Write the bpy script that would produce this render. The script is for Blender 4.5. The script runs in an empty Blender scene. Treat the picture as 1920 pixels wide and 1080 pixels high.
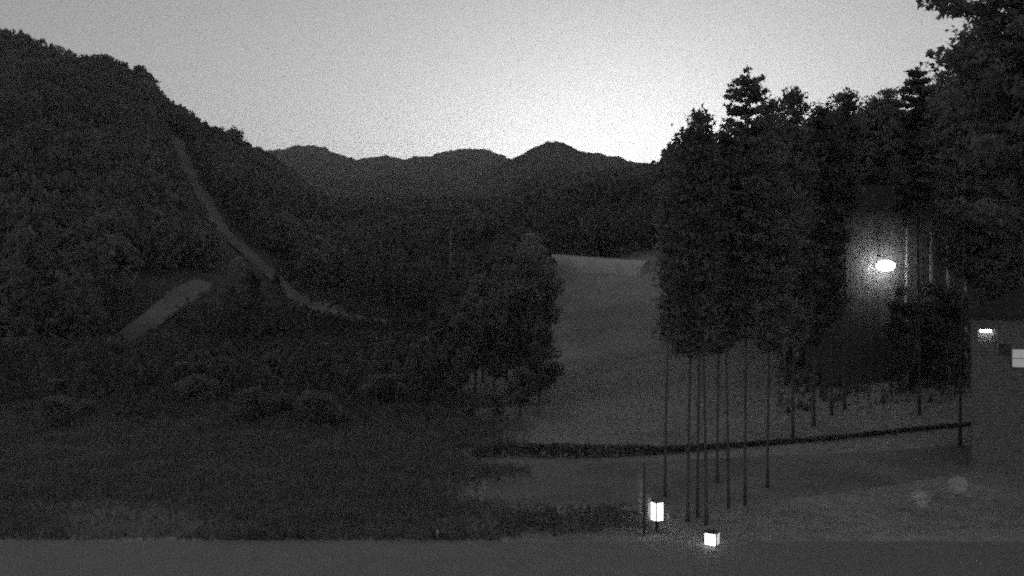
import bpy, math, random
import numpy as np
from mathutils import Vector

# ------------------------------------------------------------------ camera, sky, light, exposure
SC = bpy.context.scene
COL = SC.collection
rng = np.random.default_rng(11)
random.seed(11)
F = 1663.0            # focal length in pixels of the 1920 px wide frame
HAZE = 0.0003
H = 9.5               # eye height above the valley floor

cam = bpy.data.cameras.new('camera')
camo = bpy.data.objects.new('camera', cam)
COL.objects.link(camo)
camo.location = (0, 0, H)
camo.rotation_euler = (math.radians(90), 0, 0)
cam.sensor_width = 36.0
cam.lens = 36.0 * F / 1920.0
cam.clip_start = 0.2
cam.clip_end = 9000
SC.camera = camo

SUN_EL, SUN_AZ = 1.0, 7.0     # the sun is just down behind the far ridge, a little right of centre
w = bpy.data.worlds.new('World')
SC.world = w
w.use_nodes = True
wn, wl = w.node_tree.nodes, w.node_tree.links
sky = wn.new('ShaderNodeTexSky')
sky.sky_type = 'NISHITA'
sky.sun_disc = False
sky.sun_elevation = math.radians(SUN_EL)
sky.sun_rotation = math.radians(SUN_AZ)
sky.air_density = 1.25
sky.dust_density = 1.7
sky.ozone_density = 1.0
bw = wn.new('ShaderNodeRGBToBW')          # the picture is monochrome
pw = wn.new('ShaderNodeMath'); pw.operation = 'POWER'; pw.inputs[1].default_value = 1.15
wl.new(sky.outputs[0], bw.inputs[0])
wl.new(bw.outputs[0], pw.inputs[0])
wl.new(pw.outputs[0], wn['Background'].inputs[0])
wn['Background'].inputs[1].default_value = 0.1

sun = bpy.data.lights.new('sun', 'SUN')
sun.energy = 0.02
sun.angle = math.radians(10)
suno = bpy.data.objects.new('sun', sun)
COL.objects.link(suno)
suno.location = (60, 400, 200)
_d = Vector((math.sin(math.radians(SUN_AZ)), math.cos(math.radians(SUN_AZ)), math.sin(math.radians(4))))
suno.rotation_euler = _d.to_track_quat('Z', 'Y').to_euler()

SC.view_settings.view_transform = 'Standard'
SC.view_settings.look = 'None'
SC.view_settings.exposure = 1.95
SC.view_settings.gamma = 1.0
SC.view_settings.use_curve_mapping = False
SC.render.engine = 'CYCLES'
SC.cycles.use_denoising = False
SC.cycles.use_adaptive_sampling = True
SC.cycles.adaptive_threshold = 1.0       # keeps the sensor-like grain of the night camera
SC.cycles.adaptive_min_samples = 14
SC.cycles.max_bounces = 5
SC.cycles.sample_clamp_indirect = 0.25
SC.cycles.sample_clamp_direct = 2.0
SC.cycles.diffuse_bounces = 3
SC.cycles.transmission_bounces = 3
SC.render.film_transparent = False
SC.cycles.pixel_filter_type = 'BLACKMAN_HARRIS'
SC.cycles.filter_width = 2.1


# ------------------------------------------------------------------ helpers
def P(px, py, Y):
    """world point seen at pixel (px, py) of the 1920x1080 frame at distance Y"""
    return np.array(((px - 960) / F * Y, Y, H - (py - 540) / F * Y))


def smooth(a, b, x):
    t = np.clip((np.asarray(x, float) - a) / (b - a), 0, 1)
    return t * t * (3 - 2 * t)


def _hash(ix, iy, s):
    v = np.sin(ix * 127.1 + iy * 311.7 + s * 74.7) * 43758.5453
    return v - np.floor(v)


def vnoise(x, y, s=0):
    x = np.asarray(x, float); y = np.asarray(y, float)
    ix, iy = np.floor(x), np.floor(y)
    fx, fy = x - ix, y - iy
    fx = fx * fx * (3 - 2 * fx); fy = fy * fy * (3 - 2 * fy)
    a = _hash(ix, iy, s); b = _hash(ix + 1, iy, s)
    c = _hash(ix, iy + 1, s); d = _hash(ix + 1, iy + 1, s)
    return (a * (1 - fx) + b * fx) * (1 - fy) + (c * (1 - fx) + d * fx) * fy - 0.5


def ground_z(x, y):
    x = np.asarray(x, float); y = np.asarray(y, float)
    z = -0.3 + 0.3 * smooth(40, 50, y)
    z = z + 0.045 * (np.clip(y, 50, 400) - 50)
    z = z + 0.14 * np.clip(x - 5, 0, 130) * smooth(40, 76, y)
    z = z + 0.085 * np.clip(y - 100, 0, 300)
    z = z + 0.09 * (np.clip(y, 116, 132) - 116) * smooth(-6, 5, x)
    z = z + 5.5 * smooth(-6, 5, x) * smooth(84, 119, y)          # the lawn climbs to the terrace of the greenhouse
    return z


def link(o, parent=None):
    COL.objects.link(o)
    if parent is not None:
        o.parent = parent
    return o


def tag(o, label=None, cat=None, group=None, kind=None):
    if label: o['label'] = label
    if cat: o['category'] = cat
    if group: o['group'] = group
    if kind: o['kind'] = kind
    return o


def empty(name, loc, rz=0.0, scale=None):
    o = bpy.data.objects.new(name, None)
    o.empty_display_size = 0.3
    o.location = [float(v) for v in loc]
    o.rotation_euler = (0, 0, rz)
    if scale is not None:
        o.scale = scale
    return link(o)


def raw_mesh(name, V, Fa, mat, smooth_shade=False):
    """V (n,3); Fa (m,k) all faces with the same corner count k"""
    V = np.asarray(V, np.float32).reshape(-1, 3); Fa = np.asarray(Fa, np.int32)
    me = bpy.data.meshes.new(name)
    k = Fa.shape[1]; m = len(Fa)
    me.vertices.add(len(V)); me.vertices.foreach_set('co', V.ravel())
    me.loops.add(m * k); me.loops.foreach_set('vertex_index', Fa.ravel())
    me.polygons.add(m)
    me.polygons.foreach_set('loop_start', np.arange(0, m * k, k, dtype=np.int32))
    me.polygons.foreach_set('loop_total', np.full(m, k, np.int32))
    if smooth_shade:
        me.polygons.foreach_set('use_smooth', np.ones(m, bool))
    me.update(calc_edges=True)
    me.validate()
    me.materials.append(mat)
    return me


class MB:
    """collects quads (a triangle repeats its last corner via split) into one mesh"""
    def __init__(s): s.v = []; s.f = []; s.n = 0

    def add(s, V, Fs):
        for f in Fs: s.f.append([i + s.n for i in f])
        s.v += [tuple(map(float, p)) for p in V]; s.n = len(s.v)
        return s

    def box(s, x0, x1, y0, y1, z0, z1):
        V = [(x0, y0, z0), (x1, y0, z0), (x1, y1, z0), (x0, y1, z0), (x0, y0, z1), (x1, y0, z1), (x1, y1, z1), (x0, y1, z1)]
        return s.add(V, [(3, 2, 1, 0), (4, 5, 6, 7), (0, 1, 5, 4), (1, 2, 6, 5), (2, 3, 7, 6), (3, 0, 4, 7)])

    def tube(s, pts, rad, n=8, cap=True):
        pts = [np.array(p, float) for p in pts]
        m = len(pts)
        if np.isscalar(rad): rad = [rad] * m
        V = []
        for i in range(m):
            t = pts[min(i + 1, m - 1)] - pts[max(i - 1, 0)]
            t /= (np.linalg.norm(t) + 1e-9)
            a = np.array((1., 0, 0)) if abs(t[0]) < .9 else np.array((0, 1., 0))
            u = np.cross(t, a); u /= np.linalg.norm(u); w_ = np.cross(t, u)
            for k in range(n):
                c = 2 * math.pi * k / n
                V.append(pts[i] + rad[i] * (math.cos(c) * u + math.sin(c) * w_))
        Fs = []
        for i in range(m - 1):
            for k in range(n):
                k2 = (k + 1) % n
                Fs.append((i * n + k, i * n + k2, (i + 1) * n + k2, (i + 1) * n + k))
        if cap:
            Fs.append(tuple(range(n - 1, -1, -1))); Fs.append(tuple((m - 1) * n + k for k in range(n)))
        return s.add(V, Fs)

    def mesh(s, name, mat, smooth_shade=False):
        me = bpy.data.meshes.new(name)
        me.from_pydata(s.v, [], s.f)
        me.update()
        if smooth_shade:
            for p in me.polygons: p.use_smooth = True
        me.materials.append(mat)
        return me

    def build(s, name, mat, parent=None, smooth_shade=False, bevel=0):
        o = bpy.data.objects.new(name, s.mesh(name, mat, smooth_shade))
        link(o, parent)
        if bevel:
            b = o.modifiers.new('bevel', 'BEVEL'); b.width = bevel; b.segments = 2; b.limit_method = 'ANGLE'
        return o


def grey(name, lo, hi, scale=3.0, rough=0.9, detail=6.0, bump=0.0, bump_scale=None, rand=0.0, spec=0.2, big=None, leaf=0.0):
    """monochrome procedural material: noise between two greys, optional second coarse noise, relief and per-object variation"""
    m = bpy.data.materials.new(name); m.use_nodes = True
    n, l = m.node_tree.nodes, m.node_tree.links
    b = n['Principled BSDF']
    b.inputs['Roughness'].default_value = rough
    b.inputs['Specular IOR Level'].default_value = spec
    tc = n.new('ShaderNodeNewGeometry')
    nz = n.new('ShaderNodeTexNoise'); nz.inputs['Scale'].default_value = scale; nz.inputs['Detail'].default_value = detail
    nz.inputs['Roughness'].default_value = 0.65
    l.new(tc.outputs['Position'], nz.inputs['Vector'])
    mr = n.new('ShaderNodeMapRange'); mr.inputs['From Min'].default_value = 0.3; mr.inputs['From Max'].default_value = 0.7
    mr.inputs['To Min'].default_value = lo; mr.inputs['To Max'].default_value = hi
    l.new(nz.outputs['Fac'], mr.inputs['Value'])
    out = mr.outputs[0]
    if big:
        nb = n.new('ShaderNodeTexNoise'); nb.inputs['Scale'].default_value = big[0]; nb.inputs['Detail'].default_value = 3
        l.new(tc.outputs['Position'], nb.inputs['Vector'])
        r2 = n.new('ShaderNodeMapRange'); r2.inputs['From Min'].default_value = 0.35; r2.inputs['From Max'].default_value = 0.65
        r2.inputs['To Min'].default_value = big[1]; r2.inputs['To Max'].default_value = big[2]
        l.new(nb.outputs['Fac'], r2.inputs['Value'])
        mu = n.new('ShaderNodeMath'); mu.operation = 'MULTIPLY'
        l.new(out, mu.inputs[0]); l.new(r2.outputs[0], mu.inputs[1]); out = mu.outputs[0]
    if rand:
        oi = n.new('ShaderNodeObjectInfo')
        r3 = n.new('ShaderNodeMapRange'); r3.inputs['To Min'].default_value = 1 - rand; r3.inputs['To Max'].default_value = 1 + rand
        l.new(oi.outputs['Random'], r3.inputs['Value'])
        mu = n.new('ShaderNodeMath'); mu.operation = 'MULTIPLY'
        l.new(out, mu.inputs[0]); l.new(r3.outputs[0], mu.inputs[1]); out = mu.outputs[0]
    cc = n.new('ShaderNodeCombineColor')
    for i in range(3): l.new(out, cc.inputs[i])
    l.new(cc.outputs[0], b.inputs['Base Color'])
    if leaf:
        tr = n.new('ShaderNodeBsdfTranslucent'); l.new(cc.outputs[0], tr.inputs['Color'])
        mx = n.new('ShaderNodeMixShader'); mx.inputs[0].default_value = leaf
        l.new(b.outputs[0], mx.inputs[1]); l.new(tr.outputs[0], mx.inputs[2])
        l.new(mx.outputs[0], n['Material Output'].inputs['Surface'])
    if bump:
        bp = n.new('ShaderNodeBump'); bp.inputs['Strength'].default_value = 1.0; bp.inputs['Distance'].default_value = bump
        nz2 = n.new('ShaderNodeTexNoise'); nz2.inputs['Scale'].default_value = bump_scale or scale * 2; nz2.inputs['Detail'].default_value = 6
        l.new(tc.outputs['Position'], nz2.inputs['Vector'])
        l.new(nz2.outputs['Fac'], bp.inputs['Height']); l.new(bp.outputs[0], b.inputs['Normal'])
    return m


def glow(name, strength, lo=0.75, scale=4.0):
    m = bpy.data.materials.new(name); m.use_nodes = True
    n, l = m.node_tree.nodes, m.node_tree.links
    b = n['Principled BSDF']
    b.inputs['Base Color'].default_value = (.6, .6, .6, 1)
    nz = n.new('ShaderNodeTexNoise'); nz.inputs['Scale'].default_value = scale
    tc = n.new('ShaderNodeNewGeometry'); l.new(tc.outputs['Position'], nz.inputs['Vector'])
    mr = n.new('ShaderNodeMapRange'); mr.inputs['To Min'].default_value = strength * lo; mr.inputs['To Max'].default_value = strength
    l.new(nz.outputs['Fac'], mr.inputs['Value'])
    b.inputs['Emission Color'].default_value = (1, 1, 1, 1)
    l.new(mr.outputs[0], b.inputs['Emission Strength'])
    return m


M = dict(
    meadow=grey('dry_winter_grass', 0.30, 0.56, 1.6, bump=0.12, bump_scale=6, big=(0.09, 0.8, 1.2)),
    grass=grey('dry_grass_blades', 0.36, 0.66, 1.2, leaf=.4),
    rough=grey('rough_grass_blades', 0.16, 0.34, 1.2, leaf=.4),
    stone=grey('pale_stone', 0.55, 0.75, 4.0, bump=.03),
    gravel=grey('gravel', 0.22, 0.36, 5.0, bump=0.03, bump_scale=25, big=(0.3, 0.85, 1.15)),
    concrete=grey('worn_concrete', 0.29, 0.34, 1.3, rough=0.8, bump=0.004, bump_scale=30),
    floor=grey('forest_floor', 0.07, 0.15, 0.5, bump=0.5, bump_scale=1.2),
    far=grey('far_forest', 0.05, 0.12, 0.09, bump=6.0, bump_scale=0.12, big=(0.006, 0.8, 1.2)),
    streak=grey('pale_streak', 0.17, 0.28, 0.6, big=(0.05, 0.6, 1.2)),  # pale tone of the painted reflection; bank and sign strokes share it
    leaf=grey('dark_foliage', 0.2, 0.4, 0.8, rand=0.2, leaf=.5),
    needle=grey('pine_needles', 0.2, 0.4, 1.0, rand=0.2, leaf=.5),
    far_leaf=grey('distant_foliage', 0.15, 0.3, 0.25, big=(0.02, 0.8, 1.2), leaf=.5),
    bark=grey('dark_bark', 0.1, 0.18, 6.0, bump=0.02, bump_scale=20),
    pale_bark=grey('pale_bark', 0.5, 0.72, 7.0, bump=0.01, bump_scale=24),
    blossom=grey('pale_blossom', 0.55, 0.8, 6.0, leaf=.4),
    metal=grey('dark_metal', 0.04, 0.07, 5.0, rough=0.5, spec=0.4),
    white=grey('white_paint', 0.55, 0.75, 6.0, rough=0.6),
    film=grey('greenhouse_film', 0.5, 0.75, 0.7, rough=0.35, spec=0.5),
    boards=grey('weathered_boards', 0.09, 0.16, 2.0, rough=0.85, rand=.12),
    siding=grey('dark_siding', 0.22, 0.3, 2.5, rough=0.8),
    tiles=grey('dark_roof_tiles', 0.05, 0.09, 3.0, rough=0.7),
    trim=grey('grey_trim', 0.35, 0.5, 5.0),
    lamp=glow('lamp_light', 2.5, 0.95),
    lantern=glow('lantern_light', .6, 0.8, 3.0),
    lantern_dim=glow('lantern_dim_light', 0.19, 0.6, 5.0),
    tubelight=glow('tube_light', 1.6, 0.9),
    curtain=glow('lit_curtain', 0.06, 0.8, 3.0),
)
M['glass'] = bpy.data.materials.new('window_glass'); M['glass'].use_nodes = True
_n, _l = M['glass'].node_tree.nodes, M['glass'].node_tree.links
_t = _n.new('ShaderNodeBsdfTransparent'); _t.inputs[0].default_value = (.9, .9, .9, 1)
_g = _n.new('ShaderNodeBsdfGlossy'); _g.inputs['Roughness'].default_value = .1
_m = _n.new('ShaderNodeMixShader'); _m.inputs[0].default_value = .06
_l.new(_t.outputs[0], _m.inputs[1]); _l.new(_g.outputs[0], _m.inputs[2]); _l.new(_m.outputs[0], _n['Material Output'].inputs['Surface'])

# ------------------------------------------------------------------ terrain
def interp_px(tab):
    a = np.array(tab, float)
    return lambda px: np.interp(px, a[:, 0], a[:, 1])


def grid_mesh(X, Y, Z, name, mat, smooth_shade=True):
    r, c = X.shape
    V = np.stack([X, Y, Z], -1).reshape(-1, 3)
    i = np.arange(r * c).reshape(r, c)
    Fa = np.stack([i[:-1, :-1], i[:-1, 1:], i[1:, 1:], i[1:, :-1]], -1).reshape(-1, 4)
    return raw_mesh(name, V, Fa, mat, smooth_shade)


xs = np.concatenate([np.linspace(-2600, -160, 16), np.linspace(-150, 150, 160), np.linspace(160, 2600, 16)])
ys = np.concatenate([np.linspace(-300, 8, 8), np.linspace(10, 160, 120), np.linspace(164, 420, 40), np.linspace(450, 2400, 12)])
X, Y = np.meshgrid(xs, ys)
Zg = ground_z(X, Y) + 0.06 * vnoise(X / 9, Y / 9, 3) * smooth(56, 80, Y) + 2.0 * vnoise(X / 30, Y / 30, 5) * smooth(150, 200, Y)
o = link(bpy.data.objects.new('ground', grid_mesh(X, Y, Zg, 'ground', M['meadow'])))
tag(o, kind='structure', label='uneven unlit meadow on the valley floor rising to the right', cat='ground')

# far ridges -------------------------------------------------------
crestA = interp_px([(-700, 330), (-200, 280), (200, 262), (400, 270), (480, 284), (530, 281), (555, 274), (580, 272), (608, 276), (640, 291), (670, 299),
                    (700, 294), (725, 291), (760, 297), (800, 294), (830, 285), (860, 278), (890, 277), (920, 282), (945, 292), (958, 300),
                    (1020, 325), (1100, 350), (1300, 380), (1600, 400), (2600, 420)])
crestB = interp_px([(600, 430), (760, 380), (850, 350), (900, 328), (958, 299), (975, 292), (1000, 277), (1030, 266), (1045, 266), (1080, 279), (1110, 287),
                    (1145, 290), (1180, 301), (1225, 309), (1250, 308), (1330, 300), (1500, 280), (1700, 262), (2000, 250), (2600, 300)])


def ridge(name, crest, Yf, Yc, px0, px1, n, m, rough, seed):
    px = np.linspace(px0, px1, n)
    t = np.concatenate([np.linspace(0, 1, m), np.linspace(1.04, 1.5, 8)])
    PX, T = np.meshgrid(px, t)
    YY = Yf + (Yc - Yf) * T
    XX = (PX - 960) / F * YY
    zc = H + (540 - crest(PX)) / F * Yc
    base = 22.0
    e = np.where(T <= 1, np.clip(T, 0, 1) ** 1.15, 1 - (T - 1) * 1.3)
    ZZ = base + (zc - base) * e
    gully = vnoise(XX / 120, YY / 300, seed) * 0.22 * (zc - base) * np.clip(1 - np.abs(T - .5) * 2, 0, 1)
    ZZ = ZZ + gully + rough * vnoise(XX / 9, YY / 9, seed + 1) + rough * 0.7 * vnoise(XX / 4, YY / 5, seed + 2)
    o = link(bpy.data.objects.new(name, grid_mesh(XX, YY, ZZ, name, M['far'])))
    return o


o = ridge('mountain', crestA, 500, 1500, -700, 1700, 520, 130, 5.0, 21)
tag(o, kind='structure', label='long low forested ridge on the skyline left of centre', cat='mountain')
o = ridge('mountain', crestB, 330, 900, 560, 2500, 520, 130, 3.4, 41)
tag(o, kind='structure', label='forested mountain with the highest peak right of centre', cat='mountain')

# the near hillside on the left -----------------------------------
silh = [(-700, 260), (-400, 130), (-150, 70), (0, 64), (30, 68), (60, 80), (100, 94), (130, 107), (165, 114), (195, 110), (235, 132), (278, 150),
        (310, 190), (345, 214), (400, 250), (440, 262), (480, 284), (520, 312), (600, 372), (700, 450), (800, 530), (900, 600)]
crestH = interp_px([(a, b + 24) for a, b in silh])
HY0, HY1 = 105.0, 360.0


def hill_z(x, y):
    x = np.asarray(x, float); y = np.asarray(y, float)
    px = 960 + F * x / np.maximum(y, 1)
    zc = H + (540 - crestH(px)) / F * HY1
    t = (y - HY0) / (HY1 - HY0)
    g0 = ground_z(x, np.full_like(y, HY0)) - 1.0
    e = np.where(t <= 1, np.clip(t, 0, 1) ** 1.05, 1 - (t - 1) * 1.2)
    z = g0 + (zc - g0) * e + 3.0 * vnoise(x / 28, y / 28, 9) * np.clip(t * 4, 0, 1) * np.clip((1 - t) * 5, 0, 1)
    return np.where(t < 0, -50.0, z)


px = np.linspace(-700, 900, 220)
yy = np.concatenate([np.linspace(HY0, HY1, 80), np.linspace(HY1 + 8, HY1 * 1.35, 8)])
PX, YY = np.meshgrid(px, yy)
XX = (PX - 960) / F * YY
o = link(bpy.data.objects.new('hillside', grid_mesh(XX, YY, hill_z(XX, YY), 'hillside', M['floor'])))
tag(o, kind='structure', label='steep wooded hillside filling the left of the valley', cat='hill')


def surf_z(x, y):
    return np.maximum(ground_z(x, y), hill_z(x, y))


def on_hill(px, py):
    """first terrain point along the ray through a pixel"""
    yy = np.linspace(60, 420, 3000)
    x = (px - 960) / F * yy
    z = surf_z(x, yy)
    proj = 540 - (z - H) / yy * F
    k = np.argmax(proj <= py)
    return np.array((x[k], yy[k], z[k]))


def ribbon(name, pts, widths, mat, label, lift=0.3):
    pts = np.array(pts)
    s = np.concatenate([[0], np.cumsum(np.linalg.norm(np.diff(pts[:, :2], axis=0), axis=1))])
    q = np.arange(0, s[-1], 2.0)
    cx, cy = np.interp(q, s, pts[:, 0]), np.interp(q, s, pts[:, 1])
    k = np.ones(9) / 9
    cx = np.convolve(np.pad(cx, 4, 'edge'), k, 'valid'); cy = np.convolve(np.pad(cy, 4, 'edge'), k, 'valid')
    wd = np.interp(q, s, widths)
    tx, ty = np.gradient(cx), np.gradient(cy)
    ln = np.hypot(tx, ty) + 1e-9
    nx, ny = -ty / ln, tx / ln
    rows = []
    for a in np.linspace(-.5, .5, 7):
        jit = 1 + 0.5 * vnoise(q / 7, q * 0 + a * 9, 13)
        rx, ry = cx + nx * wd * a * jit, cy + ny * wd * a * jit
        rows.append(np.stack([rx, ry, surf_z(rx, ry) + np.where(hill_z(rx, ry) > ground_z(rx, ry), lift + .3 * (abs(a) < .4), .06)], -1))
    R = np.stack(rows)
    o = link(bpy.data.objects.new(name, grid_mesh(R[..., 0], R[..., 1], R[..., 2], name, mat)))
    tag(o, kind='structure', label=label, cat='streak')
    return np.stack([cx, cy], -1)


streak1 = ribbon('streak', [on_hill(*p) for p in [(335, 262), (340, 285), (352, 318), (395, 395), (450, 465), (520, 525), (580, 575), (630, 597), (700, 605), (775, 610)]],
              [4, 4, 4.4, 3.8, 3.2, 2.8, 4, 7, 11, 13], M['streak'], 'faint pale track shaped from a glass reflection, down the dark hillside')  # a reflection in window glass, built as a pale ribbon on the slope
streak2 = ribbon('streak', [on_hill(*p) for p in [(388, 528), (345, 560), (290, 595), (230, 640), (180, 680)]],
              [3.4, 4.4, 4, 3.2, 2.4], M['streak'], 'faint pale bank sloping down left across the lower hillside')
STREAKS = np.concatenate([streak1, streak2])
STREAKS = np.concatenate([STREAKS, STREAKS * (1 - 7 / np.linalg.norm(STREAKS, axis=1, keepdims=True)), STREAKS * (1 - 14 / np.linalg.norm(STREAKS, axis=1, keepdims=True))])


# ground sheets ----------------------------------------------------
def sheet(name, pts, mat, label, cat, lift=0.004, n=1):
    """flat polygon on the ground, refined so it follows the terrain"""
    import bmesh
    bm = bmesh.new()
    vs = [bm.verts.new((p[0], p[1], 0)) for p in pts]
    bm.faces.new(vs)
    bmesh.ops.triangulate(bm, faces=bm.faces[:])
    for _ in range(n):
        bmesh.ops.subdivide_edges(bm, edges=[e for e in bm.edges if e.calc_length() > 1.2], cuts=1, use_grid_fill=False)
        bmesh.ops.triangulate(bm, faces=[f for f in bm.faces if len(f.verts) > 3])
    for v in bm.verts:
        v.co.z = float(ground_z(v.co.x, v.co.y)) + lift
    ed = [e for e in bm.edges if len(e.link_faces) == 1]
    for v in [g for g in bmesh.ops.extrude_edge_only(bm, edges=ed)['geom'] if isinstance(g, bmesh.types.BMVert)]:
        v.co.z -= .15
    me = bpy.data.meshes.new(name); bm.to_mesh(me); bm.free(); me.materials.append(mat)
    o = link(bpy.data.objects.new(name, me))
    tag(o, kind='structure', label=label, cat=cat)
    return o


sheet('forecourt', [(-26, 12), (26, 12), (26, 34.2), (-26, 34.2)], M['concrete'], 'plain grey forecourt along the bottom of the view', 'pavement', 0.02)
_gp = lambda px, Y: ((px - 960) / F * Y, Y)
sheet('gravel_drive', [_gp(912, 40), _gp(1150, 40), _gp(1320, 40.3), _gp(1560, 42), _gp(1900, 47), _gp(1900, 50.5), _gp(1560, 49.2), _gp(1240, 48.6), _gp(1100, 48.0), _gp(912, 48.0)],
      M['gravel'], 'pale gravel drive curving below the dark hedge', 'drive', 0.03, 3)
sheet('gravel_yard', [_gp(60, 36), _gp(210, 34.8), _gp(400, 35), _gp(560, 38), _gp(640, 41), _gp(420, 42.5), _gp(220, 41.5), _gp(90, 39)],
      M['gravel'], 'faint pale patch of gravel at the lower left', 'yard', 0.02, 3)


# ------------------------------------------------------------------ foliage
def leaves(C, size, spread, n, elong=1.0, up=None):
    """n small triangles scattered round every centre in C; returns V, F (triangles)"""
    C = np.asarray(C, float)
    k = len(C)
    c = np.repeat(C, n, 0) + rng.normal(0, 1, (k * n, 3)) * np.asarray(spread)
    s = size * rng.uniform(.55, 1.3, (k * n, 1))
    a = rng.normal(0, 1, (k * n, 3)); a /= np.linalg.norm(a, axis=1, keepdims=True)
    if up is not None:
        a = a + np.asarray(up); a /= np.linalg.norm(a, axis=1, keepdims=True)
    b = np.cross(a, rng.normal(0, 1, (k * n, 3))); b /= np.linalg.norm(b, axis=1, keepdims=True)
    V = np.stack([c + a * s * elong, c - a * s * .5 * elong + b * s * .7, c - a * s * .5 * elong - b * s * .7], 1).reshape(-1, 3)
    return V, np.arange(len(V)).reshape(-1, 3)


def conifer_meshes(h, base, R, whorls, per, shape='fir', leaf=0.17, dens=10, droop=0.15, trunk_r=0.13, seed=0, bend=0.25):
    """trunk mesh, limbs mesh and crown mesh of one conifer; origin at the foot"""
    global rng
    keep = rng; rng = np.random.default_rng(seed)
    bx, by = rng.normal(0, bend, 2)
    cx = lambda z: bx * math.sin(z / h * 2.2) * (z / h)
    cy = lambda z: by * math.sin(z / h * 2.7) * (z / h)
    t = MB()
    zz = np.linspace(0, h, 14)
    t.tube([(cx(z), cy(z), z) for z in zz], [max(.015, trunk_r * (1.15 - z / h)) * (1.35 if z == 0 else 1) for z in zz], 8)
    limbs = MB(); cen = []
    for i in range(whorls):
        f = (i + rng.uniform(-.3, .3)) / whorls
        f = min(max(f, 0), .985)
        z = base + (h - base) * f
        if shape == 'fir':
            L0 = min(R * (.8 + .2 * math.sin(i * 2.4)), .62 * (h - z) + .12) * (0.75 + 0.25 * min(1, f * 5))
        elif shape == 'layer':
            L0 = R * float(np.interp((h - z), [0, .3, .65, 1.0, 1.5, 2.0, 2.5, 3.2, 4, 20], [.06, .3, .45, .57, .68, .78, .87, .94, 1, 1.06]))
        elif shape == 'pine':
            L0 = R * (0.55 + 0.9 * f) * math.sqrt(max(0.03, 1 - f ** 2.6))
        else:
            L0 = R * math.sqrt(max(0.04, 1 - (2 * f - 0.85) ** 2 * 0.75))
        for j in range(per):
            if rng.random() < .12: continue
            a = rng.uniform(0, 2 * math.pi)
            L = L0 * (rng.uniform(.72, 1.12) if shape == 'layer' else rng.uniform(.55, 1.15))
            if L < .12: continue
            rise = {'layer': rng.uniform(-.12, .2), 'fir': rng.uniform(-.1, .42) - droop * (1 - f), 'pine': rng.uniform(.0, .45), 'round': rng.uniform(.0, .6)}[shape]
            m = 5
            pts = []
            for q in range(m):
                s = q / (m - 1)
                pts.append((cx(z) + math.cos(a) * L * s, cy(z) + math.sin(a) * L * s, z + L * (rise * s + .22 * s * s)))
            limbs.tube(pts, [max(.006, .03 * (L / 2) * (1 - .85 * q / (m - 1))) for q in range(m)], 4, False)
            nn = max(2, int(L / (.2 if shape == 'layer' else .33)))
            for q in range(nn):
                s = .22 + .8 * (q + rng.uniform(-.3, .3)) / nn
                x = cx(z) + math.cos(a) * L * s; y = cy(z) + math.sin(a) * L * s
                zq = z + L * (rise * s + .22 * s * s)
                side = rng.normal(0, .17 * L * (1.1 - s) + .05)
                cen.append((x - math.sin(a) * side, y + math.cos(a) * side, zq + .05))
    for z in np.linspace(h - .8, h, 4): cen.append((cx(h), cy(h), z))
    sp = (.11, .11, .045) if shape == 'layer' else (.17, .17, .08) if shape == 'fir' else (.22, .22, .13)
    V, Fa = leaves(cen, leaf, sp, dens, 1.25)
    out = (t.mesh('trunk', M['bark'], True), limbs.mesh('limbs', M['bark']), raw_mesh('crown', V, Fa, M['needle']))
    rng = keep
    return out


def broad_meshes(h, base, R, lobes, leaf=0.2, dens=70, trunk_r=0.2, seed=0):
    global rng
    keep = rng; rng = np.random.default_rng(seed)
    t = MB(); zz = np.linspace(0, h * .8, 9)
    k = rng.normal(0, .15, 2)
    t.tube([(k[0] * math.sin(z), k[1] * math.sin(z * .8), z) for z in zz], [trunk_r * (1.1 - z / h) for z in zz], 8)
    limbs = MB(); cen = []
    for i in range(lobes):
        f = rng.uniform(0, 1); a = rng.uniform(0, 2 * math.pi)
        rr = R * math.sqrt(max(.05, 1 - (2 * f - .9) ** 2 * .8)) * rng.uniform(.25, .85)
        c = np.array((math.cos(a) * rr, math.sin(a) * rr, base + (h - base) * (.08 + .86 * f)))
        z0 = max(base * .7, c[2] - rr * 1.1)
        limbs.tube([(0, 0, z0), c * (.5, .5, 0) + (0, 0, (z0 + c[2]) / 2 + .2), c], [.07, .045, .015], 4, False)
        d = rng.normal(0, 1, (dens, 3)); d /= np.linalg.norm(d, axis=1, keepdims=True)
        rl = R * rng.uniform(.3, .5)
        cen.append(c + d * rl * rng.uniform(.45, 1.0, (dens, 1)) * (1, 1, .75))
    V, Fa = leaves(np.concatenate(cen), leaf, .12, 4, 1.1)
    out = (t.mesh('trunk', M['bark'], True), limbs.mesh('limbs', M['bark']), raw_mesh('crown', V, Fa, M['leaf']))
    rng = keep
    return out


def plant(name, meshes, x, y, rz, sc, label, cat='tree', group=None, z=None, bark=None):
    r = empty(name, (x, y, float(ground_z(x, y)) - .05 if z is None else z), rz, sc)
    tag(r, label, cat, group)
    for nm, me in zip(('trunk', 'limbs', 'crown'), meshes):
        if nm == 'limbs':
            c = bpy.data.objects.new('limbs', me); c['kind'] = 'stuff'
        else:
            c = bpy.data.objects.new(nm, me)
        link(c, r)
        if nm == 'trunk' and bark is not None:
            c.material_slots[0].link = 'OBJECT'; c.material_slots[0].material = bark
    return r


def tall(px, Y, top):          # height a tree needs to reach pixel row `top`
    x = (px - 960) / F * Y
    return x, float(P(px, top, Y)[2] - ground_z(x, Y))


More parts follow.
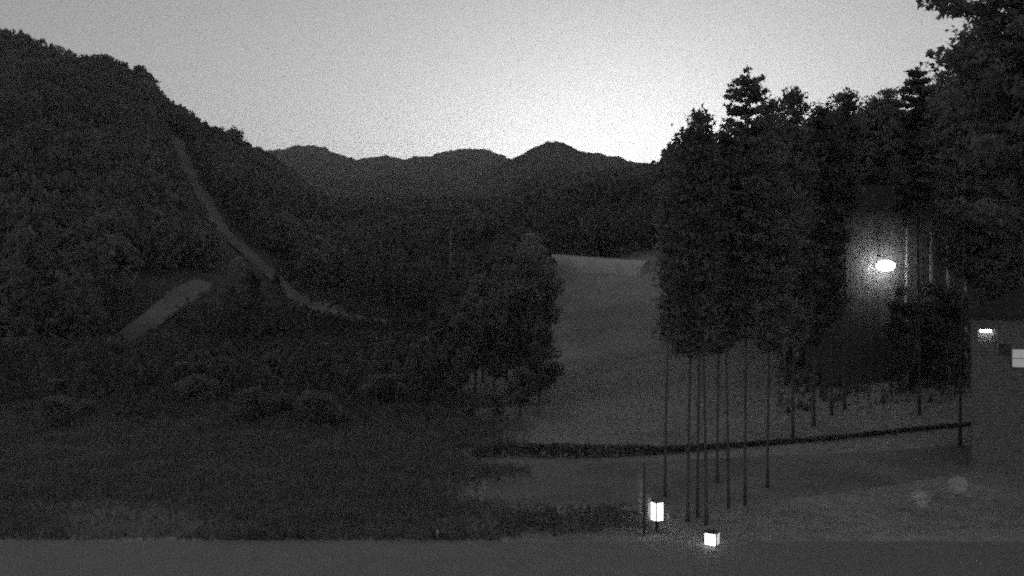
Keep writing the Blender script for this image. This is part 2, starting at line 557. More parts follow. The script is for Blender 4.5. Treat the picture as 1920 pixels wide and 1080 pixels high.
# the pine stand right of centre: bare trunks below, crowns against the sky
stand = [  # px, Y, top py, crown-base py, half width px, shape, label
    (1247, 41.5, 345, 640, 15, 'round', 'short dark pine at the left end of the stand, bare trunk against the lawn'),
    (1290, 37.2, 232, 655, 46, 'round', 'round topped dark pine left of the tallest conifer'),
    (1308, 37.8, 262, 650, 36, 'fir', 'slim dark pine squeezed behind the round topped one'),
    (1324, 36.6, 206, 650, 34, 'pine', 'thin pine with a small tufted tip beside the tallest conifer'),
    (1345, 44.0, 285, 655, 40, 'fir', 'lower dark pine between the tufted pine and the tallest conifer'),
    (1366, 39.5, 250, 660, 42, 'round', 'dark pine tucked against the left of the tallest conifer'),
    (1397, 40.0, 132, 655, 50, 'layer', 'tallest pointed conifer on the skyline right of centre'),
    (1439, 43.0, 192, 655, 48, 'round', 'dark pine just right of the tallest conifer'),
]
for i, (px, Y, top, cb, hw, shp, lab) in enumerate(stand):
    x, h = tall(px, Y, top)
    base = float(P(px, cb + random.uniform(-28, 14), Y)[2] - ground_z(x, Y))
    R = hw / F * Y
    mm = conifer_meshes(h, base, R * 1.35, int((h - base) * (2.1 if shp == 'layer' else 2.5)), 7, shp, .125, 12, .2, .058, 100 + i)
    plant('pine_tree', mm, x, Y, random.uniform(0, 6), None, lab, 'tree', 'pines of the stand right of centre')

skyline = [
    (1487, 52, 168, 640, 38, 'round', 'round topped tree in the gap right of the pine stand'),
    (1526, 55, 196, 640, 34, 'fir', 'low pointed tree in the dip of the right tree line'),
    (1560, 57, 205, 600, 34, 'pine', 'small tree left of the broad round crown'),
    (1584, 58, 170, 405, 32, 'round', 'broad round crown in the middle of the right tree line'),
    (1640, 70, 180, 380, 34, 'round', 'small bushy crown above the wall lamp'),
    (1668, 69.5, 166, 400, 34, 'pine', 'dark tree rising just right above the wall lamp'),
    (1724, 56, 126, 405, 34, 'layer', 'dark conifer with a spiky left side below the big overhanging boughs'),
    (1800, 50, 84, 420, 58, 'fir', 'large dark conifer between the wall lamp and the right edge'),
    (1850, 52, 40, 560, 80, 'round', 'massive dark tree behind the house at the right edge'),
]
for i, (px, Y, top, cb, hw, shp, lab) in enumerate(skyline):
    x, h = tall(px, Y, top)
    base = float(P(px, cb, Y)[2] - ground_z(x, Y))
    R = hw / F * Y
    mm = conifer_meshes(h, base, R * 1.4, int((h - base) * 2.1), 8, shp, .16, 12, .12, .075, 200 + i)
    plant('pine_tree' if shp == 'pine' else 'conifer_tree', mm, x, Y, random.uniform(0, 6), None, lab, 'tree', 'trees along the right skyline')

# the big tree whose boughs hang in from the right edge
x, h = tall(1985, 31, -540)
mm = conifer_meshes(h, float(P(0, 430, 31)[2]), 4.9, 38, 12, 'fir', .17, 12, .1, .22, 301, .1)
plant('conifer_tree', mm, x, 31, 1.0, None, 'huge near conifer leaning into the upper right corner', 'tree')

# trunks lit by the wall lamp, and the dark wood behind it
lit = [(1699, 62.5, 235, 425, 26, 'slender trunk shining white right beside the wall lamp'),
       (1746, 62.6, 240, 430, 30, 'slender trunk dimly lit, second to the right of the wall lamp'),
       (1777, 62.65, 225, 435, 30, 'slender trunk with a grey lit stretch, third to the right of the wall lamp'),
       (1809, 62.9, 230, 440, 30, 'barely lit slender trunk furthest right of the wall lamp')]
for i, (px, Y, top, cb, hw, lab) in enumerate(lit):
    x, h = tall(px, Y, top)
    base = float(P(px, cb, Y)[2] - ground_z(x, Y))
    mm = conifer_meshes(h, base, hw / F * Y * .9, 12, 6, 'round', .17, 11, .1, .16, 400 + i, .05)
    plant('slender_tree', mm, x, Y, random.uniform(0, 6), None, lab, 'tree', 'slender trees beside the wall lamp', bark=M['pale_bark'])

protoB = [broad_meshes(9, 2.2, 3.2, 22, .2, 60, .18, 500 + i) for i in range(3)]
protoC = [conifer_meshes(11, 2.0, 2.6, 17, 8, s, .22, 9, .15, .14, 520 + i) for i, s in enumerate(('round', 'fir', 'round'))]
GB = 'dark trees in the unlit wood behind the wall lamp'
for i, px in enumerate(list(range(1480, 1900, 28)) + list(range(1470, 1920, 34))):
    Y = 66 + random.uniform(0, 7) if i < 15 else 78 + random.uniform(0, 12)
    px += random.uniform(-10, 10)
    if 1530 < px < 1860: Y = max(Y, 71) + 2
    x, h = tall(px, Y, random.uniform(235, 330))
    k = h / 9
    low = 1.0
    plant('broadleaf_tree', protoB[i % 3], x, Y, random.uniform(0, 6), (k * .8, k * .8, k), 'dark tree lost in the unlit wood behind the wall lamp', 'tree', GB)

# leafy trees at both sides of the lamp glow
for i, (px, Y, top, lab) in enumerate([(1540, 61.6, 440, 'leafy tree dimly lit at the left of the wall lamp glow'), (1512, 62.6, 425, 'dark leafy tree left of the dimly lit one by the wall lamp')]):
    x, h = tall(px, Y, top)
    plant('broadleaf_tree', broad_meshes(h, h * .4, 1.7, 30, .1, 160, .09, 560 + i), x, Y, 0, None, lab, 'tree', 'leafy trees left of the wall lamp')

for i, (px, Y, top, lab) in enumerate([(1690, 61.2, 528, 'round bush right below the white lit trunk'), (1745, 61.5, 528, 'round bush below the second lit trunk'), (1792, 61.7, 534, 'round bush below the dim lit trunks')]):
    x, h = tall(px, Y, top)
    plant('broadleaf_bush', broad_meshes(h, .6, 1.35, 22, .12, 90, .1, 590 + i), x, Y, 0, None, lab, 'bush', 'bushes below the lit trunks')

# dark grove left of the lawn
GG = 'dark trees of the grove left of the lawn'
_o = ['leftmost', 'second from the left', 'third from the left', 'fourth from the left', 'fifth from the left', 'sixth from the left', 'last on the right']
_px = [996, 978, 950, 925, 890, 862, 835]
GLAB = ['tree in the main row of the dark grove beside the lawn, ' + _o[sorted(_px).index(p)] for p in _px]
GLAB += ['taller tree rising behind the right end of the dark grove', 'taller tree rising behind the middle of the dark grove', 'tree standing behind the left half of the dark grove',
         'low tree at the right foot of the dark grove by the lawn', 'small tree in front of the right half of the dark grove', 'bush in front of the middle of the dark grove', 'bush in front of the left part of the dark grove']
for i, (px, Y, top) in enumerate([(996, 72, 470), (978, 70, 520), (950, 74, 500), (925, 68, 560), (890, 72, 540), (862, 66, 590), (835, 70, 580), (990, 80, 440), (965, 82, 470), (905, 78, 520), (1012, 66, 640), (975, 62, 690), (930, 60, 740), (880, 60, 750)]):
    x, h = tall(px, Y, top)
    k = h / 9
    plant('broadleaf_tree', protoB[i % 3], x, Y, random.uniform(0, 6), (k * .62, k * .62, k) if h > 6 else (k, k, k), GLAB[i], 'tree', GG)

# dark bushes and trees on the lower left
protoS = [broad_meshes(3, .1, 1.7, 20, .1, 60, .07, 620 + i) for i in range(3)]
GL = 'dark bushes and trees on the lower left'
for i in range(22):
    px = random.uniform(-40, 800); Y = random.uniform(58, 84)
    top = 540 + 9.0 / Y * F - random.uniform(30, 80)
    x, h = tall(px, Y, top)
    h = min(max(h, 1.0), 2.2); k = h / 9; kx = random.uniform(.8, 1.7)
    plant('broadleaf_bush', protoS[i % 3], x, Y, random.uniform(0, 6), (k * 3 * kx, k * 3 * random.uniform(.8, 1.5), k * 3), 'dark bush in the unlit lower left of the valley', 'bush', GL)

# ------------------------------------------------------------------ woods that read as one mass
def crown_pts(n, kind, cone=True):
    f = rng.uniform(0, 1, n); a = rng.uniform(0, 2 * np.pi, n)
    if kind == 0: r = (1 - f) * .38 + .03
    else: r = .42 * np.sqrt(np.clip(1 - (2 * f - .9) ** 2, .05, 1))
    r = r * np.sqrt(rng.uniform(.25, 1, n))
    return np.stack([r * np.cos(a), r * np.sin(a), .12 + .88 * f], -1)


def wood(name, xy, zz, hh, n, label, leaf):
    protos = []
    for k in range(6):
        protos.append(leaves(crown_pts(n, k % 3 == 0 and name == 'wood'), leaf, .02, 1, 1.1)[0])
    allV = []
    which = rng.integers(0, 6, len(xy)); ang = rng.uniform(0, 6.28, len(xy))
    for k in range(6):
        s = np.where(which == k)[0]
        v = protos[k][None]
        c, sn = np.cos(ang[s])[:, None], np.sin(ang[s])[:, None]
        h = hh[s][:, None]
        Vx = (v[..., 0] * c - v[..., 1] * sn) * h + xy[s, 0][:, None]
        Vy = (v[..., 0] * sn + v[..., 1] * c) * h + xy[s, 1][:, None]
        Vz = v[..., 2] * h + zz[s][:, None]
        allV.append(np.stack([Vx, Vy, Vz], -1).reshape(-1, 3))
    V = np.concatenate(allV)
    o = link(bpy.data.objects.new(name, raw_mesh(name, V, np.arange(len(V)).reshape(-1, 3), M['far_leaf'])))
    tag(o, label, 'wood', kind='stuff')


def scatter(n, px0, px1, y0, y1):
    Y = np.sqrt(rng.uniform(y0 ** 2, y1 ** 2, n)); pxx = rng.uniform(px0, px1, n)
    return np.stack([(pxx - 960) / F * Y, Y], -1), pxx


xy, pxx = scatter(5200, -260, 640, 100, HY1 + 10)
d = np.min(np.linalg.norm(xy[:, None] - STREAKS[None, ::3], axis=2), axis=1)
ok = (d > 5.5) & (hill_z(xy[:, 0], xy[:, 1]) > ground_z(xy[:, 0], xy[:, 1]) - 1.5)
xy = xy[ok]
wood('wood', xy, surf_z(xy[:, 0], xy[:, 1]), rng.uniform(5, 9, len(xy)), 110, 'dense dark wood covering the left hillside', .075)

xy, pxx = scatter(2600, 640, 1240, 165, 420)
wood('wood', xy, surf_z(xy[:, 0], xy[:, 1]), rng.uniform(6, 10, len(xy)), 110, 'dense dark wood across the far end of the valley', .075)

xy, pxx = scatter(700, 560, 1010, 104, 168)
d = np.min(np.linalg.norm(xy[:, None] - STREAKS[None, ::2], axis=2), axis=1)
xy = xy[d > 9]
wood('wood', xy, ground_z(xy[:, 0], xy[:, 1]), rng.uniform(3.5, 7, len(xy)), 170, 'dark wood behind the grove at the far side of the lawn', .06)

xy, pxx = scatter(420, 960, 1370, 127, 172)
wood('wood', xy, ground_z(xy[:, 0], xy[:, 1]), rng.uniform(4, 6.5, len(xy)), 170, 'dark wood edge directly behind the greenhouse', .06)

xy, pxx = scatter(1000, 1240, 2000, 92, 230)
xy = xy[(pxx > 1345) | (xy[:, 1] > 150)]
wood('wood', xy, ground_z(xy[:, 0], xy[:, 1]), rng.uniform(8, 15, len(xy)), 200, 'dense dark wood on the rising ground at the right', .05)

xy, pxx = scatter(3400, -160, 850, 56, 98)
wood('scrub', xy, ground_z(xy[:, 0], xy[:, 1]) - .2, rng.uniform(.6, 2.6, len(xy)) * np.clip((xy[:, 1] - 50) / 25, .25, 1), 130, 'unlit scrub covering the lower left of the valley', .07)

xy, pxx = scatter(4200, 60, 850, 94, 126)
d = np.min(np.linalg.norm(xy[:, None] - np.concatenate([streak1, streak2])[None, ::2], axis=2), axis=1)
xy = xy[d > 2.2]
wood('scrub', xy, surf_z(xy[:, 0], xy[:, 1]) - .15, rng.uniform(.5, 1.3, len(xy)), 90, 'low unlit scrub at the foot of the left hillside round the pale streaks', .09)


xy, pxx = scatter(2600, 520, 850, 112, 165)
d = np.min(np.linalg.norm(xy[:, None] - np.concatenate([streak1, streak2])[None, ::2], axis=2), axis=1)
xy = xy[d > 2.4]
wood('scrub', xy, surf_z(xy[:, 0], xy[:, 1]) - .15, rng.uniform(.6, 1.5, len(xy)), 90, 'low unlit scrub beyond the bend of the pale hillside streak', .09)
xy, pxx = scatter(1600, 1460, 1840, 58, 92)
wood('scrub', xy, ground_z(xy[:, 0], xy[:, 1]) - .1, rng.uniform(.2, .8, len(xy)) * smooth(50, 62, xy[:, 1]), 90, 'low undergrowth between the trunks below the wall lamp', .09)


def grass(name, n, px0, px1, y0, y1, hmin, hmax, wd, mat, label):
    xy, pxx = scatter(n, px0, px1, y0, y1)
    k = np.ones(len(xy), bool)
    if name == 'grass':                     # keep off the drive and the forecourt
        k &= ~((pxx > 905) & (xy[:, 1] > 39.5) & (xy[:, 1] < 50.2 + np.clip(pxx - 1240, 0, 900) * .004)) & (pxx > 880 - (xy[:, 1] - 40) * 2)
        cl = vnoise(xy[:, 0] / 3, xy[:, 1] / 3, 33) + .5
    else:
        cl = vnoise(xy[:, 0] / 2, xy[:, 1] / 2, 34) + .6
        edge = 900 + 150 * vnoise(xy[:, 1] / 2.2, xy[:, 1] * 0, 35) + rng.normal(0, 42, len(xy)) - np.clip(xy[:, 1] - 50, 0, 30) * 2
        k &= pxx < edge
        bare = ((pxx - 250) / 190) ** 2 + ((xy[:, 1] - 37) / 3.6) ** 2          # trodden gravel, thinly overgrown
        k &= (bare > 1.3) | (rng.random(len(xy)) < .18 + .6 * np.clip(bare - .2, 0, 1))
    xy = xy[k]; cl = cl[k]
    z = ground_z(xy[:, 0], xy[:, 1]); m = len(xy)
    h = rng.uniform(hmin, hmax, m) * (.5 + cl)
    a = rng.uniform(0, 6.28, m); w_ = wd * rng.uniform(.6, 1.4, m)
    b = np.stack([xy[:, 0], xy[:, 1], z], -1)
    d = np.stack([np.cos(a) * w_, np.sin(a) * w_, np.zeros(m)], -1)
    t = b + np.stack([rng.normal(0, .35, m) * h, rng.normal(0, .35, m) * h, h], -1)
    V = np.stack([b - d, b + d, t], 1).reshape(-1, 3)
    o = link(bpy.data.objects.new(name, raw_mesh(name, V, np.arange(len(V)).reshape(-1, 3), mat)))
    tag(o, label, 'grass', kind='stuff')


grass('grass', 150000, 780, 1960, 35, 105, .06, .16, .03, M['grass'], 'pale short grass of the open lawn')
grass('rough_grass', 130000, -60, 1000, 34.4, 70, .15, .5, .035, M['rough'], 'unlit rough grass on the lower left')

# trees standing out on the left ridge
crestT = interp_px(silh)
protoR = [broad_meshes(9, 1.2, 3.4, 16, .34, 26, .2, 600 + i) for i in range(5)]
ridge_trees = [(18, 62, 1.2), (48, 66, 1.1), (195, 102, .9), (262, 124, .9), (280, 143, .75), (302, 172, .7), (441, 239, 1.05), (464, 266, .5), (485, 276, .4)]
rl = ['bushy crown at the top left where the ridge meets the picture edge', 'bushy crown just right of the leftmost ridge tree', 'small pointed crown halfway along the upper left ridge',
      'round crown standing out before the ridge drops', 'ragged crown leaning out where the ridge drops', 'ragged crown on the steep drop of the left ridge',
      'lone bushy tree standing out low on the left ridge', 'small tree beside the lone bushy tree on the ridge', 'tiny tree at the foot of the left ridge skyline']
for i, (px, top, kk) in enumerate(ridge_trees):
    Y = HY1 - 4
    x = (px - 960) / F * Y
    z = float(hill_z(x, Y)) - .5
    h = float(P(px, top, Y)[2]) - z
    k = h / 9
    plant('ridge_tree', protoR[i % 5], x, Y, random.uniform(0, 6), (k * (1.3 if px < 400 else .85),) * 2 + (k,), rl[i], 'tree', 'trees standing out on the left ridge', z)
GR = 'small trees along the crest of the left hillside'
for i in range(46):
    px = -20 + i * 11.0 + random.uniform(-4, 4)
    Y = HY1 - random.uniform(0, 10)
    x = (px - 960) / F * Y
    z = float(hill_z(x, Y)) - .5
    h = max(2.5, float(P(px, crestT(px) + random.uniform(-3, 7), Y)[2]) - z)
    k = h / 9
    plant('ridge_tree', protoR[i % 5], x, Y, random.uniform(0, 6), (k * 1.1, k * 1.1, k), 'small dark tree in the row along the left crest', 'tree', GR, z)

# ------------------------------------------------------------------ wall lamp
def spot(px, py, Y): return P(px, py, Y)


lp = P(1661, 498, 62.0)
BY = 63.25                                   # front of the added dark barn that carries the lamp
r = empty('wall_lamp', (lp[0], BY, lp[2]))
tag(r, 'single very bright lamp held out from the added dark barn among the trees', 'wall lamp')
MB().box(-.15, .15, -.06, -.01, .2, .75).build('wall_plate', M['metal'], r)
MB().tube([(0, -.05, .6), (0, -.6, .66), (0, -1.18, .6), (0, -1.25, .4)], [.035, .035, .035, .035], 8).build('bracket', M['metal'], r, True)
MB().box(-.2, .2, -1.42, -1.08, .36, .46).build('lamp_head', M['metal'], r, bevel=.03)
bl = MB()
zz = np.linspace(0, 1, 7)
bl.tube([(-.62 + 1.24 * q, -1.25, 0) for q in zz], [.12, .28, .36, .39, .36, .28, .12], 14).build('lamp_glass', M['lamp'], r, True)
pl_ = bpy.data.lights.new('halo_spot', 'SPOT')  # backward spot behind the glass, added to throw the halo onto the boards
pl_.spot_size = math.radians(170); pl_.spot_blend = .2
pl_.energy = 88; pl_.shadow_soft_size = 0.12
lo_ = bpy.data.objects.new('halo_spot', pl_); link(lo_, r); lo_.location = (0, -.88, 0)
lo_.rotation_euler = Vector((0, -1, 0)).to_track_quat('Z', 'Y').to_euler()

# ------------------------------------------------------------------ dark barn behind the wall lamp, added to catch its halo
bx0, bx1 = (1562 - 960) / F * BY, (1838 - 960) / F * BY
bg = float(ground_z(bx0, BY)) - .8
bt = float(P(0, 396, BY)[2]) - bg
r = empty('backdrop', (bx0, BY, bg))
tag(r, 'tall dark board-clad barn in the trees, added to catch the halo of the wall lamp', 'backdrop')
bw_ = bx1 - bx0
MB().box(0, bw_, .05, .25, 0, bt).box(0, .2, .25, 6, 0, bt).box(bw_ - .2, bw_, .25, 6, 0, bt).box(.2, bw_ - .2, 5.8, 6, 0, bt).build('wall', M['boards'], r)  # walls of the added barn
nb = int(bw_ / .4)
bme = MB().box(.008, .392, 0, .05, .02, bt - .02).mesh('board', M['boards'])  # cladding of the added barn, catches the halo
for k in range(nb):
    o = link(bpy.data.objects.new('board', bme), r); o.location = (k * .4 + (bw_ - nb * .4) / 2, random.uniform(-.008, .004), random.uniform(-.02, .02))
V = [(-.4, -.35, bt), (bw_ + .4, -.35, bt), (bw_ + .4, 6.3, bt), (-.4, 6.3, bt), (-.4, 3, bt + 2.2), (bw_ + .4, 3, bt + 2.2)]
MB().add(V, [(3, 2, 1, 0), (0, 1, 5, 4), (2, 3, 4, 5), (1, 2, 5), (3, 0, 4)]).build('roof', M['tiles'], r)

# ------------------------------------------------------------------ lanterns, posts
def lantern(px, py_top, Y, wd, ht, rz, label, post, dim=False):
    c = P(px, py_top, Y)
    g = float(ground_z(c[0], Y))
    r = empty('garden_lantern', (c[0], Y, g), rz)
    tag(r, label, 'lantern')
    top = c[2] - g; bot = max(.04, top - ht); a = wd / 2
    if bot > .12:
        MB().tube([(0, 0, -.05), (0, 0, bot)], .06, 8).build('post', M['metal'], r)
    MB().box(-a, a, -a, a, bot - .04, bot).build('base', M['metal'], r)
    MB().box(-a - .03, a + .03, -a - .03, a + .03, top, top + .04).build('cap', M['metal'], r)
    for sx in (-1, 1):
        for sy in (-1, 1):
            MB().box(sx * a - .02, sx * a + .02, sy * a - .02, sy * a + .02, bot, top).build('corner_bar', M['metal'], r)
    e = .006
    MB().box(-a + .02, a - .02, -a - e, -a + e, bot, top).build('pane', M['lantern'], r)
    MB().box(-a - e, -a + e, -a + .02, a - .02, bot, top).build('pane', M['lantern'], r)
    MB().box(a - e, a + e, -a + .02, a - .02, bot, top).build('pane', M['lantern_dim'] if dim else M['lantern'], r)
    MB().box(-a + .02, a - .02, a - e, a + e, bot, top).build('pane', M['lantern'], r)
    return r


lantern(1232, 941, 35.6, .36, .72, math.radians(28), 'tall bright box lantern beside the pale lit trunks', True)
lantern(1335, 998, 33.75, .46, .44, math.radians(-30), 'low bright lantern with two panes at the edge of the forecourt', False, True)

for px, Y, top, rad, lab in [(1201, 36.2, 892, .13, 'pale lit post left of the tall box lantern'), (1215.5, 36.0, 930, .12, 'stout pale lit post close behind the tall box lantern'),
                             (1253, 36.0, 965, .035, 'thin pale rod right of the tall box lantern')]:
    b = P(px, 0, Y); g = float(ground_z(b[0], Y)); hh = float(P(px, top, Y)[2]) - g
    r = empty('post', (b[0], Y, g)); tag(r, lab, 'post')
    MB().tube([(0, 0, -.1), (0, 0, hh * .5), (0, 0, hh)], [rad, rad * .97, rad * .93], 10).build('shaft', M['trim'], r, True)
    MB().tube([(0, 0, hh), (0, 0, hh + .04)], [rad * 1.15, rad * 1.0], 10).build('cap', M['trim'], r)
b = P(1208, 0, 35.2); g = float(ground_z(b[0], 35.2)); hh = float(P(1208, 868, 35.2)[2]) - g
r = empty('post', (b[0], 35.2, g)); tag(r, 'thin dark post standing between the two pale lit posts', 'post')
MB().tube([(0, 0, -.1), (0, 0, hh)], [.05, .045], 8).build('shaft', M['bark'], r, True)
b = P(820, 0, 34.5); g = float(ground_z(b[0], 34.5)); hh = float(P(820, 994, 34.5)[2]) - g
r = empty('marker_post', (b[0], 34.5, g)); tag(r, 'thin white marker post at the bottom edge left of centre', 'post')
MB().tube([(0, 0, -.1), (0, 0, hh)], [.035, .033], 8).build('shaft', M['white'], r, True)
MB().tube([(0, 0, hh), (0, 0, hh + .03)], [.036, .01], 8).build('cap', M['white'], r)

# slim pale poles far up the valley
for px, top, bot, Y, lab in [(992, 428, 500, 130, 'slim pale utility pole left of the greenhouse'), (845, 432, 500, 135, 'faint slim utility pole further left of the greenhouse')]:
    b = P(px, top, Y); g = float(surf_z(b[0], Y)); hh = b[2] - g
    r = empty('utility_pole', (b[0], Y, g)); tag(r, lab, 'utility pole')
    MB().tube([(0, 0, 0), (0, 0, hh)], [.13, .09], 8).build('shaft', M['gravel'], r, True)
    MB().box(-.8, .8, -.06, .06, hh - .7, hh - .58).build('crossarm', M['metal'], r)

# ------------------------------------------------------------------ greenhouse (long pale arched roof)
a = P(1040, 476, 128); b = P(1218, 490, 116)
L = float(np.linalg.norm(b[:2] - a[:2])); ang = math.atan2(b[1] - a[1], b[0] - a[0])
gz = float(ground_z((a[0] + b[0]) / 2, 122))
r = empty('greenhouse', (a[0], a[1], 0), ang)
tag(r, 'long low greenhouse with a pale rounded roof beyond the lawn', 'greenhouse')
za, zb = a[2], b[2]
wid = 2.6
arch = [(2.2 * math.cos(math.radians(180 - 15 * k)), 2.0 * math.sin(math.radians(180 - 15 * k)) - 2.0) for k in range(13)]
arch = [(-2.2, -3.6)] + arch + [(2.2, -3.6)]
nseg = 12
V = []; Fs = []
for i in range(nseg + 1):
    t_ = i / nseg
    for (yy_, zz_) in arch: V.append((t_ * L, yy_, za + (zb - za) * t_ + zz_))
m_ = len(arch)
for i in range(nseg):
    for k in range(m_ - 1): Fs.append((i * m_ + k, (i + 1) * m_ + k, (i + 1) * m_ + k + 1, i * m_ + k + 1))
MB().add(V, Fs).build('cover', M['film'], r, True)
MB().add([V[k] for k in range(m_)], [tuple(range(m_))]).build('end_wall', M['film'], r)
MB().add([V[nseg * m_ + k] for k in range(m_)], [tuple(range(m_ - 1, -1, -1))]).build('end_wall', M['film'], r)
MB().box(-.1, L + .1, -2.3, 2.3, min(za, zb) - 6, min(za, zb) - 2.02).build('plinth', M['gravel'], r)

# ------------------------------------------------------------------ hedge along the lawn edge
def hedge(pts, heights, depth, name, label):
    pts = np.array(pts); s = np.concatenate([[0], np.cumsum(np.linalg.norm(np.diff(pts, axis=0), axis=1))])
    n = int(s[-1] * 130)
    q = rng.uniform(0, s[-1], n)
    x = np.interp(q, s, pts[:, 0]); y = np.interp(q, s, pts[:, 1]); h = np.interp(q, s, heights)
    u = rng.uniform(0, 1, n) ** .6
    dy = rng.uniform(-.5, .5, n) * depth * np.clip(h, .3, 1)
    z = ground_z(x, y) + u * h * (1 - .25 * (np.abs(dy) / depth * 2) ** 2)
    C = np.stack([x, y + dy, z], -1)
    V, Fa = leaves(C, .075, .04, 5, 1.1)
    r = empty(name, (pts[0][0], pts[0][1], float(ground_z(*pts[0])))); tag(r, label, 'hedge')
    o = link(bpy.data.objects.new('foliage', raw_mesh('foliage', V - np.array(r.location), Fa, M['needle'])), r)
    st = MB()
    for qq in np.arange(.3, s[-1], .8):
        xx, y2 = np.interp(qq, s, pts[:, 0]), np.interp(qq, s, pts[:, 1]); g = float(ground_z(xx, y2))
        h2 = np.interp(qq, s, heights)
        st.tube([(xx - r.location[0], y2 - r.location[1], g - .05 - r.location[2]), (xx + .05 - r.location[0], y2 - r.location[1], g + h2 * .7 - r.location[2])], [.03, .012], 5)
    st.build('stems', M['bark'], r)['kind'] = 'stuff'


hedge([_gp(884, 50), _gp(1060, 49.8), _gp(1160, 49.8), _gp(1250, 50.3), _gp(1400, 51.2), _gp(1560, 52), _gp(1700, 53), _gp(1880, 54)],
      [.78, .74, .66, .4, .26, .22, .18, .14], .8, 'hedge', 'low dark hedge along the lawn edge, thinning out to the right')
for i, (a_, b_, h_, lab) in enumerate([((930, 36.5), (1060, 36.2), .6, 'dark shrub bed at the bottom edge below the gravel drive'),
                                       ((1064, 36.4), (1192, 36.6), .62, 'dark shrub bed ending at the pale lit posts')]):
    hedge([_gp(*a_), _gp((a_[0] + b_[0]) / 2, 37), _gp(*b_)], [h_ * 1.0, h_ * .8, h_ * 1.1], 5.0, 'shrub_bed', lab)

# two pale rounded boulders on the lower right
import bmesh
for i, (px, py, Y, R, lab) in enumerate([(1724, 938, 38.5, .40, 'faint pale rounded boulder, the lower left one of two'), (1795, 911, 40.5, .42, 'faint pale rounded boulder, the upper right one of two')]):
    c = P(px, py, Y); g = float(ground_z(c[0], Y))
    bm = bmesh.new(); bmesh.ops.create_icosphere(bm, subdivisions=4, radius=1)
    for v in bm.verts:
        q = np.array(v.co); k = 1 + .5 * float(vnoise(q[0] * 1.3 + i * 7, q[1] * 1.3 + q[2] * 1.7, 71)) + .12 * float(vnoise(q[0] * 6, q[1] * 6 + q[2] * 5, 72))
        v.co = (q[0] * R * k, q[1] * R * k * .9, q[2] * R * k * .95)
    me = bpy.data.meshes.new('boulder'); bm.to_mesh(me); bm.free(); me.materials.append(M['stone'])
    for p in me.polygons: p.use_smooth = True
    o = link(bpy.data.objects.new('boulder', me)); o.location = (c[0], Y, max(g + R * .6, c[2]))
    tag(o, lab, 'boulder', 'pale boulders at the lower right')

# ------------------------------------------------------------------ house at the right edge
HYd = 46.0
x0 = (1822 - 960) / F * HYd; x1 = x0 + 9.0
HR = math.atan2(x0, HYd)
def wall_s(px):          # distance along the front wall of the point seen at column px, and its depth
    k = (px - 960) / F
    q = (k * HYd - x0) / (math.cos(HR) + k * math.sin(HR))
    return q, HYd - q * math.sin(HR)
g = float(ground_z(x0 + 2, HYd)) - .6
r = empty('house', (x0, HYd, g), -HR); tag(r, 'dark house at the right edge with one lit window and one dim window', 'house')
ev = float(P(0, 592, HYd)[2]) - g
dep = 7.0
wins = []
for (a_, b_, t_, q_) in [(1834, 1869, 618, 656), (1898, 1934, 655, 689)]:
    (s0_, d0_), (s1_, d1_) = wall_s(a_), wall_s(b_)
    dm = (d0_ + d1_) / 2
    wins.append((s0_, s1_, float(P(0, q_, dm)[2]) - g, float(P(0, t_, dm)[2]) - g))
# front wall built round the two openings
xsW = sorted({0.0, 9.0, wins[0][0], wins[0][1], wins[1][0], wins[1][1]})
zsW = sorted({0.0, ev, wins[0][2], wins[0][3], wins[1][2], wins[1][3]})
fw = MB()
for i in range(len(xsW) - 1):
    for j in range(len(zsW) - 1):
        mx, mz = (xsW[i] + xsW[i + 1]) / 2, (zsW[j] + zsW[j + 1]) / 2
        if any(w_[0] < mx < w_[1] and w_[2] < mz < w_[3] for w_ in wins): continue
        fw.box(xsW[i], xsW[i + 1], 0, .2, zsW[j], zsW[j + 1])
fw.build('wall', M['siding'], r)
MB().box(0, .2, .2, dep, 0, ev).build('wall', M['siding'], r)
MB().box(8.8, 9, .2, dep, 0, ev).build('wall', M['siding'], r)
MB().box(.2, 8.8, dep - .2, dep, 0, ev).build('wall', M['siding'], r)
bd = MB().box(-.04, .0, -.03, .1, 0, ev - .01).build('corner_board', M['siding'], r)
# clapboards along the front, stopping at the windows
zb_ = .15; first = None
while zb_ < ev - .2:
    segs = [(0.02, 8.98)]
    for w_ in wins:
        if w_[2] - .12 < zb_ + .2 and w_[3] + .12 > zb_:
            ns = []
            for (s0, s1) in segs:
                if w_[0] - .08 > s0: ns.append((s0, w_[0] - .08))
                if w_[1] + .08 < s1: ns.append((w_[1] + .08, s1))
            segs = ns
    bb = MB()
    for (s0, s1) in segs:
        V = [(s0, -.025, zb_), (s1, -.025, zb_), (s1, -.006, zb_ + .19), (s0, -.006, zb_ + .19), (s0, .0, zb_), (s1, .0, zb_)]
        bb.add(V, [(0, 1, 2, 3), (4, 5, 1, 0)])
    if bb.v: bb.build('siding_board', M['siding'], r)
    zb_ += .2
rf = MB()
e_ = .25; rz_ = ev + 1.4
V = [(-e_, -e_, ev - .1), (9 + e_, -e_, ev - .1), (9 + e_, dep + e_, ev - .1), (-e_, dep + e_, ev - .1), (2.5, dep / 2, rz_), (6.5, dep / 2, rz_)]
V += [(p[0], p[1], p[2] + .14) for p in V]
rf.add(V, [(0, 3, 2, 1), (6, 7, 11, 10), (7, 8, 11), (8, 9, 10, 11), (9, 6, 10), (0, 1, 7, 6), (1, 2, 8, 7), (2, 3, 9, 8), (3, 0, 6, 9)])
rf.build('roof', M['tiles'], r)
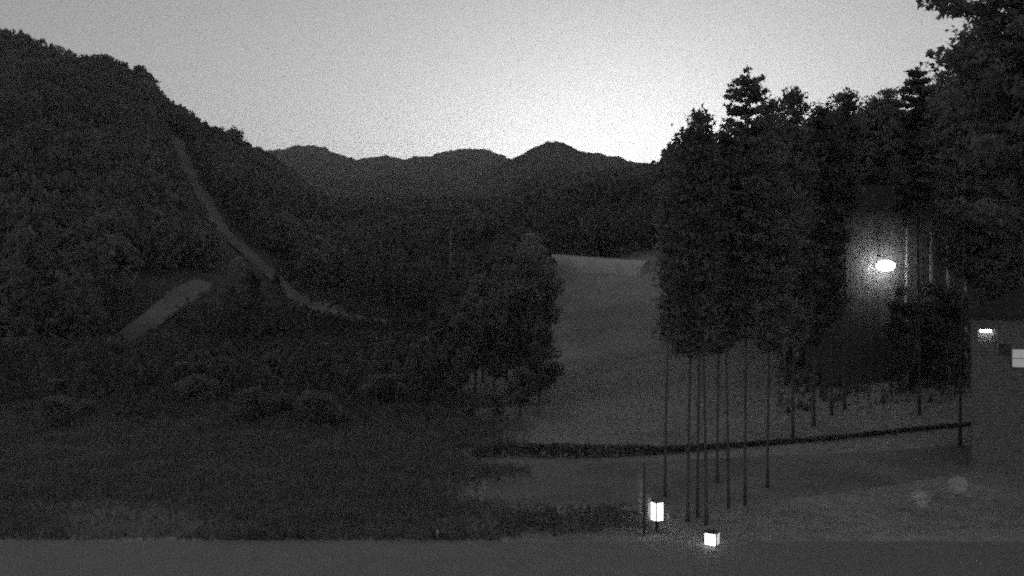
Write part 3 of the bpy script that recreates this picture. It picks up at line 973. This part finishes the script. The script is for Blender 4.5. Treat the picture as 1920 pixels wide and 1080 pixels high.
for i, w_ in enumerate(wins):
    fr = MB()
    t = .05
    fr.box(w_[0] - t, w_[0], -.05, .08, w_[2] - t, w_[3] + t).box(w_[1], w_[1] + t, -.05, .08, w_[2] - t, w_[3] + t)
    fr.box(w_[0], w_[1], -.05, .08, w_[3], w_[3] + t).box(w_[0], w_[1], -.07, .08, w_[2] - t, w_[2])
    fo = fr.build('window', M['trim'] if i == 0 else M['siding'], r)
    if i == 0: fo['label'] = 'window lit by a lamp at its top'
    else: fo['label'] = 'evenly dim pale window'
    if i == 0:
        MB().box(w_[0] + .01, w_[1] - .01, .03, .04, w_[2] + .01, w_[3] - .01).build('pane', M['glass'], fo)
        MB().box(w_[0] - .05, w_[1] + .05, .42, .46, w_[2] - .2, w_[3] + .1).build('blind', M['trim'], fo)
        MB().tube([(w_[0] + .08, .2, w_[3] - .07), (w_[0] + .62, .2, w_[3] - .07)], .06, 8).build('light_tube', M['tubelight'], fo)
    else:
        MB().box(w_[0] + .01, w_[1] - .01, .05, .07, w_[2] + .01, w_[3] - .01).build('pane', M['curtain'], fo)
        MB().box(w_[0], w_[1], -.03, .04, (w_[2] + w_[3]) / 2 - .015, (w_[2] + w_[3]) / 2 + .015).build('mullion', M['trim'], fo)

# ------------------------------------------------------------------ small sign with worn strokes on the hillside
s = on_hill(445, 590)
s[1] -= 2
gz = float(surf_z(s[0], s[1]))
sc_ = s[1] / F
r = empty('sign_board', (s[0], s[1], gz)); tag(r, 'small dark sign with worn illegible pale strokes low on the left hillside', 'sign')
zc = float(P(445, 572, s[1])[2]) - gz
MB().box(-32 * sc_, 32 * sc_, 0, .12, zc - 14 * sc_, zc + 14 * sc_).build('board', M['siding'], r)
for sx in (-1, 1): MB().box(sx * 24 * sc_ - .08, sx * 24 * sc_ + .08, .12, .28, -.5, zc).build('leg', M['bark'], r)
st = MB()
strokes = [[(-25, 10), (-22, -2), (-18, -9)], [(-16, -10), (-10, 2), (-12, 8), (-5, 10)], [(-3, 3), (-4, -10)], [(4, 8), (5, -6), (11, -8), (17, -4), (17, 9)]]
for p in strokes: st.tube([(a_ * sc_, -.06, zc + b_ * sc_) for a_, b_ in p], 2.0 * sc_, 5)
st.build('lettering', M['streak'], r)

# ------------------------------------------------------------------ thin evening haze
hz = MB().box(-2700, 2700, -400, 2500, -2, 330)
hm = bpy.data.materials.new('haze'); hm.use_nodes = True
hn = hm.node_tree.nodes; hn.remove(hn['Principled BSDF'])
pv = hn.new('ShaderNodeVolumePrincipled')
pv.inputs['Color'].default_value = (.9, .9, .9, 1)
pv.inputs['Density'].default_value = HAZE
pv.inputs['Anisotropy'].default_value = 0.4
hm.node_tree.links.new(pv.outputs[0], hn['Material Output'].inputs['Volume'])
ho = hz.build('haze', hm)
tag(ho, 'thin evening haze over the valley', 'haze', kind='stuff')
